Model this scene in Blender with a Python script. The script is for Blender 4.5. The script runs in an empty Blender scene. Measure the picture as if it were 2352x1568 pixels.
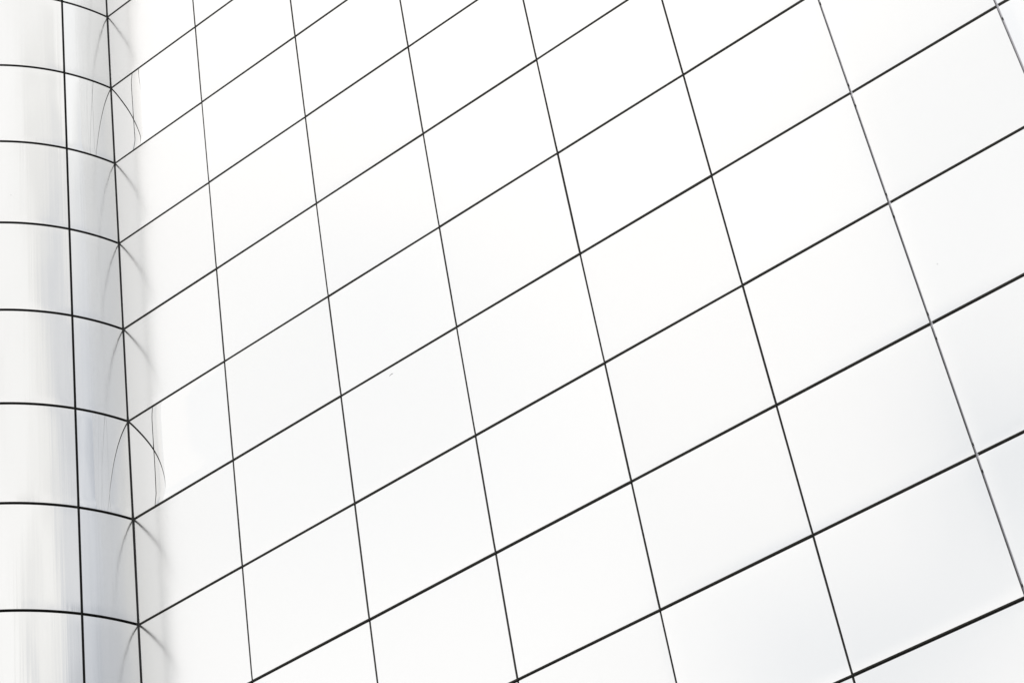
import bpy, math, random
from mathutils import Vector, Matrix

# ------------------------------------------------------------------ camera, sky, sun, exposure
sc = bpy.context.scene
C = sc.collection
ZOFF = 17.17                      # height of the topmost measured joint above the ground, metres
CAM = (10.08632, -15.56966, 10.59847)     # along the wall, up, out of the wall
RM = ((0.77269544, 0.45548902, 0.44212159),
      (-0.12605511, 0.79273225, -0.59639391),
      (-0.62213492, 0.40509917, 0.66995731))
cd = bpy.data.cameras.new('camera')
cam = bpy.data.objects.new('camera', cd)
C.objects.link(cam)
m = Matrix.Identity(4)
for j in range(3):
    m[0][j] = RM[0][j]
    m[1][j] = -RM[2][j]
    m[2][j] = RM[1][j]
m[0][3], m[1][3], m[2][3] = CAM[0], -CAM[2], CAM[1] + ZOFF
cam.matrix_world = m
cd.sensor_width = 36
cd.lens = 4783.23922 / 2352 * 36
cd.shift_x = 204.16496 / 2352
cd.shift_y = 48.95604 / 2352
cd.clip_start = 0.1
cd.clip_end = 5000
sc.camera = cam

SUN_AZ, SUN_EL = math.radians(115), math.radians(60)      # azimuth from +X towards -Y
sun_dir = Vector((math.cos(SUN_AZ) * math.cos(SUN_EL), -math.sin(SUN_AZ) * math.cos(SUN_EL), math.sin(SUN_EL)))

sc.view_settings.view_transform = 'Standard'
sc.view_settings.look = 'None'
sc.view_settings.gamma = 1
sc.view_settings.exposure = 0.0

world = bpy.data.worlds.new('World')
sc.world = world
world.use_nodes = True
nt = world.node_tree
nt.nodes.clear()
N = nt.nodes.new
L = nt.links.new
out = N('ShaderNodeOutputWorld')
bg = N('ShaderNodeBackground')
bg.inputs['Strength'].default_value = 0.1
sky = N('ShaderNodeTexSky')
sky.sky_type = 'NISHITA'
sky.sun_disc = False
sky.sun_elevation = SUN_EL
sky.sun_rotation = math.atan2(sun_dir.x, sun_dir.y)
sky.air_density = 1.0
sky.dust_density = 2.0
tc = N('ShaderNodeTexCoord')
# veil of high cloud, brightest round the hidden sun
dot = N('ShaderNodeVectorMath'); dot.operation = 'DOT_PRODUCT'
dot.inputs[1].default_value = sun_dir
L(tc.outputs['Generated'], dot.inputs[0])
ramp = N('ShaderNodeValToRGB')
cr = ramp.color_ramp
cr.interpolation = 'B_SPLINE'
STOPS = [(0.0, (0.25, 0.265, 0.29)), (0.14, (0.50, 0.53, 0.575)), (0.25, (0.76, 0.785, 0.83)),
         (0.35, (1.00, 1.02, 1.055)), (0.46, (1.155, 1.15, 1.12)), (0.57, (1.35, 1.35, 1.335)), (1.0, (1.355, 1.355, 1.355))]
while len(cr.elements) < len(STOPS):
    cr.elements.new(0.5)
for e, (p, c) in zip(cr.elements, STOPS):
    e.position = p
    e.color = (*[v / 1.4 for v in c], 1)
# cloud patches on a flat ceiling
sep = N('ShaderNodeSeparateXYZ'); L(tc.outputs['Generated'], sep.inputs[0])
zz = N('ShaderNodeMath'); zz.operation = 'ADD'; zz.inputs[1].default_value = 0.25; L(sep.outputs['Z'], zz.inputs[0])
zc = N('ShaderNodeMath'); zc.operation = 'MAXIMUM'; zc.inputs[1].default_value = 0.12; L(zz.outputs[0], zc.inputs[0])
div = N('ShaderNodeVectorMath'); div.operation = 'DIVIDE'
L(tc.outputs['Generated'], div.inputs[0])
cmb = N('ShaderNodeCombineXYZ')
for k in range(3):
    L(zc.outputs[0], cmb.inputs[k])
L(cmb.outputs[0], div.inputs[1])
noi = N('ShaderNodeTexNoise')
noi.inputs['Scale'].default_value = 3.2
noi.inputs['Detail'].default_value = 5
noi.inputs['Roughness'].default_value = 0.5
L(div.outputs[0], noi.inputs['Vector'])
nr = N('ShaderNodeMapRange')
nr.inputs['From Min'].default_value = 0.38
nr.inputs['From Max'].default_value = 0.62
nr.inputs['To Min'].default_value = 0.98
nr.inputs['To Max'].default_value = 1.01
L(noi.outputs['Fac'], nr.inputs['Value'])
wob = N('ShaderNodeMapRange')
wob.inputs['From Min'].default_value = 0.3
wob.inputs['From Max'].default_value = 0.7
wob.inputs['To Min'].default_value = -0.17
wob.inputs['To Max'].default_value = 0.17
L(noi.outputs['Fac'], wob.inputs['Value'])
ad = N('ShaderNodeMath'); ad.operation = 'ADD'
L(dot.outputs['Value'], ad.inputs[0]); L(wob.outputs['Result'], ad.inputs[1])
elv = N('ShaderNodeMath'); elv.operation = 'MULTIPLY_ADD'
elv.inputs[1].default_value = 0.12; elv.inputs[2].default_value = -0.12 * 0.57
L(sep.outputs['Z'], elv.inputs[0])
ad2 = N('ShaderNodeMath'); ad2.operation = 'ADD'
L(ad.outputs[0], ad2.inputs[0]); L(elv.outputs[0], ad2.inputs[1])
L(ad2.outputs[0], ramp.inputs['Fac'])
mul = N('ShaderNodeVectorMath'); mul.operation = 'SCALE'
L(ramp.outputs['Color'], mul.inputs[0]); L(nr.outputs['Result'], mul.inputs['Scale'])
# a few thicker, bluer clouds standing in the bright part of the sky
def cloud(src, d, rad, tint):
    dt = N('ShaderNodeVectorMath'); dt.operation = 'DOT_PRODUCT'
    dt.inputs[1].default_value = Vector(d).normalized()
    wv = N('ShaderNodeVectorMath'); wv.operation = 'MULTIPLY_ADD'       # ragged outline
    wv.inputs[1].default_value = (0.07, 0.07, 0.07)
    L(noi.outputs['Color'], wv.inputs[0]); L(tc.outputs['Generated'], wv.inputs[2])
    sh_ = N('ShaderNodeVectorMath'); sh_.operation = 'SUBTRACT'; sh_.inputs[1].default_value = (0.035, 0.035, 0.035)
    L(wv.outputs[0], sh_.inputs[0]); L(sh_.outputs[0], dt.inputs[0])
    r_ = N('ShaderNodeMapRange'); r_.interpolation_type = 'SMOOTHSTEP'
    r_.inputs['From Min'].default_value = math.cos(math.radians(rad))
    r_.inputs['From Max'].default_value = math.cos(math.radians(rad * 0.3))
    L(dt.outputs['Value'], r_.inputs['Value'])
    mx = N('ShaderNodeMix'); mx.data_type = 'RGBA'; mx.blend_type = 'MULTIPLY'
    mx.inputs['B'].default_value = (*tint, 1)
    L(r_.outputs['Result'], mx.inputs['Factor']); L(src, mx.inputs['A'])
    return mx.outputs['Result']
cl = mul.outputs[0]
cl = cloud(cl, (-0.276, -0.832, 0.484), 3.0, (0.70, 0.735, 0.78))
cl = cloud(cl, (-0.160, -0.715, 0.680), 6, (0.93, 0.945, 0.96))
cl = cloud(cl, (-0.165, -0.775, 0.605), 6, (0.975, 0.98, 0.985))
cl = cloud(cl, (-0.425, -0.550, 0.719), 4, (0.95, 0.965, 0.985))
cl = cloud(cl, (-0.459, -0.649, 0.607), 4, (0.965, 0.975, 0.985))
mul2 = N('ShaderNodeVectorMath'); mul2.operation = 'SCALE'
mul2.inputs['Scale'].default_value = 10.9 * 1.4
L(cl, mul2.inputs[0])
mix = N('ShaderNodeMix'); mix.data_type = 'RGBA'
mix.inputs['Factor'].default_value = 0.88
L(sky.outputs['Color'], mix.inputs['A']); L(mul2.outputs[0], mix.inputs['B'])
L(mix.outputs['Result'], bg.inputs['Color'])
L(bg.outputs[0], out.inputs['Surface'])

sd = bpy.data.lights.new('sun', 'SUN')
sd.energy = 0.5
sd.angle = math.radians(14)
sd.color = (1.0, 0.97, 0.93)
so = bpy.data.objects.new('sun', sd)
C.objects.link(so)
so.rotation_euler = (-sun_dir).to_track_quat('-Z', 'Y').to_euler()
so.location = (0, -10, 40)

# ------------------------------------------------------------------ materials
def mat(name):
    m = bpy.data.materials.new(name)
    m.use_nodes = True
    t = m.node_tree
    return m, t, t.nodes['Principled BSDF']

def panel_mat(name, rough, warp, streak, metal=0.92, tint=(0.745, 0.738, 0.725)):
    """white lacquered sheet metal: slightly uneven sheet, faint rolling lines and dust"""
    m, t, b = mat(name)
    n, l = t.nodes.new, t.links.new
    tc = n('ShaderNodeTexCoord')
    info = n('ShaderNodeObjectInfo')
    add = n('ShaderNodeVectorMath'); add.operation = 'MULTIPLY_ADD'
    add.inputs[1].default_value = (37, 11, 23)
    cmb = n('ShaderNodeCombineXYZ')
    for k in range(3):
        l(info.outputs['Random'], cmb.inputs[k])
    l(cmb.outputs[0], add.inputs[0]); l(tc.outputs['Object'], add.inputs[2])
    # slow unevenness of the sheet
    mp = n('ShaderNodeMapping'); mp.inputs['Scale'].default_value = (2.2, 2.2, 0.8)
    l(add.outputs[0], mp.inputs['Vector'])
    slow = n('ShaderNodeTexNoise'); slow.inputs['Scale'].default_value = 1.0; slow.inputs['Detail'].default_value = 1
    l(mp.outputs[0], slow.inputs['Vector'])
    b1 = n('ShaderNodeBump'); b1.inputs['Strength'].default_value = 1.0; b1.inputs['Distance'].default_value = warp
    l(slow.outputs['Fac'], b1.inputs['Height'])
    # vertical rolling lines
    mp2 = n('ShaderNodeMapping'); mp2.inputs['Scale'].default_value = (30, 30, 0.35)
    l(add.outputs[0], mp2.inputs['Vector'])
    st = n('ShaderNodeTexNoise'); st.inputs['Scale'].default_value = 1.0; st.inputs['Detail'].default_value = 3
    l(mp2.outputs[0], st.inputs['Vector'])
    b2 = n('ShaderNodeBump'); b2.inputs['Strength'].default_value = 1.0; b2.inputs['Distance'].default_value = streak
    l(st.outputs['Fac'], b2.inputs['Height']); l(b1.outputs[0], b2.inputs['Normal'])
    l(b2.outputs[0], b.inputs['Normal'])
    # faint dust: small soft specks
    vo = n('ShaderNodeTexVoronoi'); vo.inputs['Scale'].default_value = 2.3
    l(add.outputs[0], vo.inputs['Vector'])
    mr = n('ShaderNodeMapRange'); mr.inputs['From Min'].default_value = 0.0; mr.inputs['From Max'].default_value = 0.014
    mr.inputs['To Min'].default_value = 0.45; mr.inputs['To Max'].default_value = 1.0
    l(vo.outputs['Distance'], mr.inputs['Value'])
    cm = n('ShaderNodeVectorMath'); cm.operation = 'SCALE'; cm.inputs[0].default_value = tint
    l(mr.outputs['Result'], cm.inputs['Scale'])
    # sheets differ a little from one to the next
    pv = n('ShaderNodeMapRange'); pv.inputs['To Min'].default_value = 0.985; pv.inputs['To Max'].default_value = 1.01
    l(info.outputs['Random'], pv.inputs['Value'])
    cm2 = n('ShaderNodeVectorMath'); cm2.operation = 'SCALE'
    l(cm.outputs[0], cm2.inputs[0]); l(pv.outputs['Result'], cm2.inputs['Scale'])
    l(cm2.outputs[0], b.inputs['Base Color'])
    b.inputs['Metallic'].default_value = metal
    b.inputs['Roughness'].default_value = rough
    return m

def plain(name, col, rough, metal=0.0, amount=0.25, scale=9):
    m, t, b = mat(name)
    n, l = t.nodes.new, t.links.new
    tc = n('ShaderNodeTexCoord')
    no = n('ShaderNodeTexNoise'); no.inputs['Scale'].default_value = scale; no.inputs['Detail'].default_value = 4
    l(tc.outputs['Object'], no.inputs['Vector'])
    mr = n('ShaderNodeMapRange'); mr.inputs['To Min'].default_value = 1 - amount; mr.inputs['To Max'].default_value = 1 + amount
    l(no.outputs['Fac'], mr.inputs['Value'])
    s = n('ShaderNodeVectorMath'); s.operation = 'SCALE'; s.inputs[0].default_value = col
    l(mr.outputs['Result'], s.inputs['Scale'])
    l(s.outputs[0], b.inputs['Base Color'])
    b.inputs['Roughness'].default_value = rough
    b.inputs['Metallic'].default_value = metal
    return m

M_FLAT = panel_mat('satin_white_panel', 0.155, 0.0010, 0.0)
M_GLOSS = panel_mat('polished_white_panel', 0.012, 0.0026, 0.000004, 0.97)
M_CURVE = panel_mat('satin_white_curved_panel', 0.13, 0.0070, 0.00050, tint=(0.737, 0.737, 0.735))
M_CURVE_GLOSS = panel_mat('polished_white_curved_panel', 0.012, 0.0022, 0.000006, 0.97, (0.737, 0.737, 0.735))
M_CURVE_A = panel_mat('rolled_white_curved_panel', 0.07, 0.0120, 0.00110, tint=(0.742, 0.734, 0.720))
M_EDGE = plain('dark_panel_edge', (0.21, 0.205, 0.19), 0.6)
M_EDGE_DARK = plain('black_panel_edge', (0.03, 0.029, 0.027), 0.8)
M_BLACK = plain('black_joint_seal', (0.012, 0.012, 0.011), 0.7)
M_STRIP = plain('grey_joint_strip', (0.31, 0.305, 0.32), 0.36, 1.0)
M_CLIP = plain('dark_clip', (0.02, 0.02, 0.02), 0.6)
M_SMUDGE = plain('grey_grime', (0.42, 0.42, 0.42), 0.9)
M_CORE = plain('grey_concrete', (0.25, 0.25, 0.24), 0.9, scale=1.5)
M_GROUND = plain('grey_paving', (0.33, 0.33, 0.32), 0.9, amount=0.35, scale=0.6)

# ------------------------------------------------------------------ helpers
class MB:
    def __init__(self):
        self.v, self.f, self.mi, self.sm = [], [], [], []
    def quad(self, a, b, c, d, mi=0, sm=False):
        i = len(self.v)
        self.v += [a, b, c, d]
        self.f.append((i, i + 1, i + 2, i + 3)); self.mi.append(mi); self.sm.append(sm)
    def grid(self, rows, mi=0, sm=True):
        """rows: list of rows of points, shared vertices, smooth"""
        i = len(self.v); w = len(rows[0])
        for r in rows:
            self.v += r
        for a in range(len(rows) - 1):
            for b in range(w - 1):
                p = i + a * w + b
                self.f.append((p, p + 1, p + w + 1, p + w)); self.mi.append(mi); self.sm.append(sm)
    def box(self, x0, x1, y0, y1, z0, z1, mi=0):
        p = [(x, y, z) for x in (x0, x1) for y in (y0, y1) for z in (z0, z1)]
        for a in ((0, 1, 3, 2), (4, 6, 7, 5), (0, 4, 5, 1), (2, 3, 7, 6), (0, 2, 6, 4), (1, 5, 7, 3)):
            self.quad(*[p[k] for k in a], mi=mi)
    def build(self, name, mats, parent=None):
        me = bpy.data.meshes.new(name)
        me.from_pydata(self.v, [], self.f)
        for m in mats:
            me.materials.append(m)
        me.polygons.foreach_set('material_index', self.mi)
        me.polygons.foreach_set('use_smooth', self.sm)
        me.update()
        o = bpy.data.objects.new(name, me)
        C.objects.link(o)
        if parent:
            o.parent = parent
        return o

def thing(name, label, cat, loc):
    o = bpy.data.objects.new(name, None)
    C.objects.link(o)
    o.location = loc
    o['label'] = label
    o['category'] = cat
    return o

# ------------------------------------------------------------------ measured grid
AW = 1.14738
DU = [0, -0.01413, -0.0112, 0.00038, 0.01102, 0.017, 0.00999, -0.02194]
DV = [0, 0.00508, 0.01225, 0.01709, 0.01354, 0.00678, 0.0038, -0.00182, -0.00981, -0.01157, 0.00099]
def colx(c): return c * AW + DU[c]
def rowz(r):                     # height of joint r (0 = topmost measured, growing downwards)
    return ZOFF - r + (DV[r] if 0 <= r < len(DV) else 0)
R_TOP, R_BOT = -10, 16           # joint rows built; the last one is just above the ground
GH, GV, TH = 0.0255, 0.0155, 0.025
SD = 0.016                        # depth of the grey strip in the upright joints    # joint widths and panel thickness
CX, CN, CR = -2.00204, -0.42468, 2.04965
A0 = math.degrees(math.atan2(-CN, -CX))

def project(x, y, z):
    p = cam.matrix_world.inverted() @ Vector((x, y, z))
    if p.z >= -0.1: return (9, 9)
    return (p.x / -p.z * cd.lens / 36 - cd.shift_x, p.y / -p.z * cd.lens / 36 - cd.shift_y)

def seen(pts):
    xs, ys = zip(*[project(*p) for p in pts])
    return min(xs) < 0.5 and max(xs) > -0.5 and min(ys) < 0.3335 and max(ys) > -0.3335

# ------------------------------------------------------------------ ground
g = MB()
S = 2500
g.quad((-S, -S, 0), (S, -S, 0), (S, S, 0), (-S, S, 0))
go = g.build('ground', [M_GROUND])
go['kind'] = 'structure'

# ------------------------------------------------------------------ flat wall
wall = thing('panel_facade', 'tall flat facade of white rectangular panels with thin black joints, right of the curved bay', 'facade', (0, 0, 0))

def sag(d):
    """how far the sheet falls back at distance d from its folded edge"""
    w = 0.11
    return 0.0016 * (1 - min(d, w) / w) ** 2.2

EDGE_D = (0, 0.004, 0.012, 0.022, 0.034, 0.048, 0.064, 0.085, 0.11)

def flat_panel(mb, x0, x1, z0, z1):
    """sheet face in the plane y=0, folded back a little along its rim, dark returned edges"""
    xs = [x0 + d for d in EDGE_D] + [x1 - d for d in reversed(EDGE_D)]
    zs = [z0 + d for d in EDGE_D] + [z1 - d for d in reversed(EDGE_D)]
    y = lambda x, z: sag(x - x0) * 0.5 + sag(x1 - x) * 0.5 + sag(z - z0) + sag(z1 - z) * 0.4
    mb.grid([[(x, y(x, z), z) for x in xs] for z in zs], 0, True)
    t = TH
    mb.quad((x0, t, z0), (x1, t, z0), (x1, 0.003, z0), (x0, 0.003, z0), 1)
    mb.quad((x0, 0.003, z1), (x1, 0.003, z1), (x1, t, z1), (x0, t, z1), 1)
    mb.quad((x0, t, z0), (x0, 0.003, z0), (x0, 0.003, z1), (x0, t, z1), 1)
    mb.quad((x1, 0.003, z0), (x1, t, z0), (x1, t, z1), (x1, 0.003, z1), 1)

def arc_point(deg, r, z):
    a = math.radians(deg)
    return (CX + r * math.cos(a), -(CN + r * math.sin(a)), z)

def curved_panel(mb, pf, a0, a1, z0, z1, seg=110, th=TH):
    """pf(angle, depth, z) gives a point; panel spans a0..a1"""
    an = [a0 + (a1 - a0) * k / seg for k in range(seg + 1)]
    zs = [z0 + d for d in EDGE_D] + [z1 - d for d in reversed(EDGE_D)]
    mb.grid([[pf(a, sag(z - z0) + sag(z1 - z) * 0.4, z) for a in an] for z in zs], 0, True)
    mb.grid([[pf(a, th, z0) for a in an], [pf(a, 0, z0) for a in an]], 1, False)
    mb.grid([[pf(a, 0, z1) for a in an], [pf(a, th, z1) for a in an]], 1, False)
    mb.quad(pf(a0, th, z0), pf(a0, 0, z0), pf(a0, 0, z1), pf(a0, th, z1), 1)
    mb.quad(pf(a1, 0, z0), pf(a1, th, z0), pf(a1, th, z1), pf(a1, 0, z1), 1)

MIRROR_ROWS = (1, 5)
rng = random.Random(7)
rest = MB()
for c in range(7):
    x0, x1 = colx(c) + GV / 2, colx(c + 1) - GV / 2
    if c == 0: x0 = 0.013
    for r in range(R_TOP, R_BOT):
        z1, z0 = rowz(r) - GH / 2, rowz(r + 1) + GH / 2
        if seen([(x, 0, z) for x in (x0, x1) for z in (z0, z1)]):
            mb = MB()
            cx_, cz_ = (x0 + x1) / 2, (z0 + z1) / 2
            flat_panel(mb, x0 - cx_, x1 - cx_, z0 - cz_, z1 - cz_)
            gl = c == 0 and r in MIRROR_ROWS
            o = mb.build('cladding_panel', [M_GLOSS if gl else M_FLAT, M_EDGE], wall)
            o.location = (cx_ + rng.uniform(-0.0008, 0.0008), rng.uniform(-0.0004, 0.0006), cz_ + rng.uniform(-0.001, 0.001))
            if not gl:      # fixed by hand: each sheet sits a hair out of true
                o.rotation_euler = (math.radians(rng.uniform(-0.16, 0.16)), 0, math.radians(rng.uniform(-0.13, 0.13)))
            if gl:
                o['label'] = 'mirror-bright white panel with sharp reflections of the curved wall'
        else:
            flat_panel(rest, x0, x1, z0, z1)
o = rest.build('cladding_panel', [M_FLAT, M_EDGE], wall)
o['kind'] = 'stuff'

# one small grey smudge under a joint of a middle panel
p_w = cam.matrix_world
px, py = (899.5 - 1176) / 2352, (784 - 859.5) / 2352
ray = p_w.to_3x3() @ Vector(((px + cd.shift_x) * 36 / cd.lens, (py + cd.shift_y) * 36 / cd.lens, -1))
hit = p_w.translation + ray * (-p_w.translation.y / ray.y)
for o in [q for q in wall.children if q.name.startswith('cladding_panel') and 'kind' not in q]:
    if abs(o.location.x - hit.x) < AW / 2 and abs(o.location.z - hit.z) < 0.5:
        mb = MB()
        top = [(-0.022, 0.000), (-0.010, 0.005), (0.004, 0.007), (0.012, 0.006)]
        bot = [(-0.024, -0.006), (-0.010, -0.001), (0.004, 0.000), (0.014, -0.003)]
        mb.grid([[(a, 0, b) for a, b in bot], [(a, -0.0008, (b + bot[i][1]) / 2) for i, (a, b) in enumerate(top)],
                 [(a, 0, b) for a, b in top]], 0, True)
        sm = mb.build('smudge', [M_SMUDGE], o)
        sm.location = (hit.x - o.location.x, -0.0002, hit.z - o.location.z)

# the wall rounds away beyond its eighth upright joint
ER = 2.05
X7 = colx(7)
def end_point(deg, d, z):
    a = math.radians(deg)
    return (X7 + (ER - d) * math.sin(a), ER - (ER - d) * math.cos(a), z)
EA0, EA1 = math.degrees(GV / 2 / ER), math.degrees(AW / ER)
rest = MB()
for k in range(3):
    a0 = k * EA1 + EA0; a1 = (k + 1) * EA1 - EA0
    for r in range(R_TOP, R_BOT):
        z1, z0 = rowz(r) - GH / 2, rowz(r + 1) + GH / 2
        if k == 0 and seen([end_point(a, 0, z) for a in (a0, a1) for z in (z0, z1)]):
            mb = MB()
            curved_panel(mb, end_point, a0, a1, z0, z1, 40)
            o = mb.build('curved_end_panel', [M_CURVE, M_EDGE], wall)
        else:
            curved_panel(rest, end_point, a0, a1, z0, z1, 12)
o = rest.build('curved_end_panel', [M_CURVE, M_EDGE], wall)
o['kind'] = 'stuff'

ZB, ZT = rowz(R_BOT), rowz(R_TOP)
# horizontal joints: black seal behind the gap
for r in range(R_TOP, R_BOT + 1):
    z = rowz(r)
    mb = MB()
    mb.quad((0.0, TH + 0.002, z - 0.035), (X7, TH + 0.002, z - 0.035), (X7, TH + 0.002, z + 0.035), (0.0, TH + 0.002, z + 0.035))
    an = [3 * EA1 * k / 30 for k in range(31)]
    mb.grid([[end_point(a, TH + 0.002, z - 0.035) for a in an], [end_point(a, TH + 0.002, z + 0.035) for a in an]], 0, True)
    mb.build('horizontal_joint', [M_BLACK], wall)
# upright joints: grey metal strip, held by small dark clips
for c in range(1, 8):
    x = colx(c)
    mb = MB()
    # the strips sit deeper near the corner, behind the black seals
    sd_ = SD if c >= 6 else TH + 0.004
    mb.box(x - GV / 2 - 0.008, x + GV / 2 + 0.008, sd_, sd_ + 0.001, ZB, ZT) if c < 6 else mb.box(x - GV / 2 - 0.001, x + GV / 2 + 0.001, sd_, TH + 0.001, ZB, ZT)
    j = mb.build('upright_joint', [M_STRIP], wall)
    if c >= 3:
        for r in range(R_TOP + 1, R_BOT):
            for dz in (0.085, -0.11):
                z = rowz(r) + dz
                if seen([(x, 0, z)]):
                    cb = MB()
                    cb.box(x - 0.004, x + 0.007, SD - 0.006, sd_ - 0.0003, z - 0.008, z + 0.008)
                    cb.build('joint_clip', [M_CLIP], j)
for k in (1, 2):
    mb = MB()
    an = [k * EA1 + EA0 * q for q in (-1, 0, 1)]
    mb.grid([[end_point(a, SD, ZB) for a in an], [end_point(a, SD, ZT) for a in an]])
    mb.build('upright_joint', [M_STRIP], wall)
# concrete wall behind the panels
mb = MB()
mb.box(-1.2, X7, 0.05, 0.35, 0, ZT)
an = [3 * EA1 * k / 24 for k in range(25)]
mb.grid([[end_point(a, 0.05, 0) for a in an], [end_point(a, 0.05, ZT) for a in an]])
mb.grid([[end_point(a, 0.0, ZT + 0.01) for a in an], [end_point(a, 0.35, ZT + 0.01) for a in an]], 0, False)
mb.build('backing_wall', [M_CORE], wall)
# skirting between the last panel and the ground, coping on top
mb = MB()
mb.box(0.0, X7, 0.004, 0.045, 0, ZB - 0.02)
mb.build('plinth', [M_CORE], wall)
mb = MB()
mb.box(0.0, X7, -0.03, 0.40, ZT + 0.015, ZT + 0.09)
mb.build('coping', [M_EDGE], wall)

# ------------------------------------------------------------------ curved wall on the left
bay = thing('curved_bay', 'rounded white-clad bay bulging out at the left, with curved black joints and grey reflections', 'building bay', (CX, -CN, 0))
LOC = Vector((CX, -CN, 0))
def bay_point(deg, d, z):
    a = math.radians(deg)
    return ((CR - d) * math.cos(a), -(CR - d) * math.sin(a), z)
AB = 25.75
STEP = math.degrees(AW / CR)
HG = math.degrees(0.0105 / CR)
bounds = [A0 + math.degrees(0.012 / CR), AB]
while bounds[-1] + STEP < 250:
    bounds.append(bounds[-1] + STEP)
rest = MB()
for k in range(len(bounds) - 1):
    a0 = bounds[k] + (HG if k else 0)
    a1 = bounds[k + 1] - HG
    for r in range(R_TOP, R_BOT):
        z1, z0 = rowz(r) - GH / 2, rowz(r + 1) + GH / 2
        vis = k < 2 and seen([tuple(Vector(bay_point(a0 + (a1 - a0) * q / 4, 0, z)) + LOC) for q in range(5) for z in (z0, z1)])
        if vis:
            mb = MB()
            zc_ = (z0 + z1) / 2
            curved_panel(mb, bay_point, a0, a1, z0 - zc_, z1 - zc_, 110)
            gl = k == 0 and r in MIRROR_ROWS
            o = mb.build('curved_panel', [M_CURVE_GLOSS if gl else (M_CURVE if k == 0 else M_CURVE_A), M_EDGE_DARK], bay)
            o.location = (0, 0, zc_)
            if gl:
                o['label'] = 'mirror-bright narrow curved panel with sharp reflected lines'
        else:
            curved_panel(rest, bay_point, a0, a1, z0, z1, 16 if k > 1 else 60)
o = rest.build('curved_panel', [M_CURVE, M_EDGE_DARK], bay)
o['kind'] = 'stuff'
for r in range(R_TOP, R_BOT + 1):
    z = rowz(r)
    mb = MB()
    an = [A0 + (250 - A0) * k / 160 for k in range(161)]
    mb.grid([[bay_point(a, TH + 0.002, z - 0.035) for a in an], [bay_point(a, TH + 0.002, z + 0.035) for a in an]])
    mb.build('horizontal_joint', [M_BLACK], bay)
for k, a in enumerate(bounds):
    mb = MB()
    w = math.degrees(0.03 / CR)
    an = [a - (w if k else w * 0.2), a, a + w]
    mb.grid([[bay_point(q, TH, ZB) for q in an], [bay_point(q, TH, ZT) for q in an]])
    mb.build('upright_joint', [M_BLACK], bay)
mb = MB()
an = [A0 - 2 + (252 - A0) * k / 96 for k in range(97)]
mb.grid([[bay_point(a, 0.05, 0) for a in an], [bay_point(a, 0.05, ZT) for a in an]])
mb.build('backing_wall', [M_CORE], bay)
mb = MB()
mb.grid([[bay_point(a, 0.3, ZT + 0.02) for a in an], [bay_point(a, -0.03, ZT + 0.02) for a in an],
         [bay_point(a, -0.03, ZT + 0.09) for a in an], [bay_point(a, 0.3, ZT + 0.09) for a in an]], 0, False)
mb.build('coping', [M_EDGE_DARK], bay)
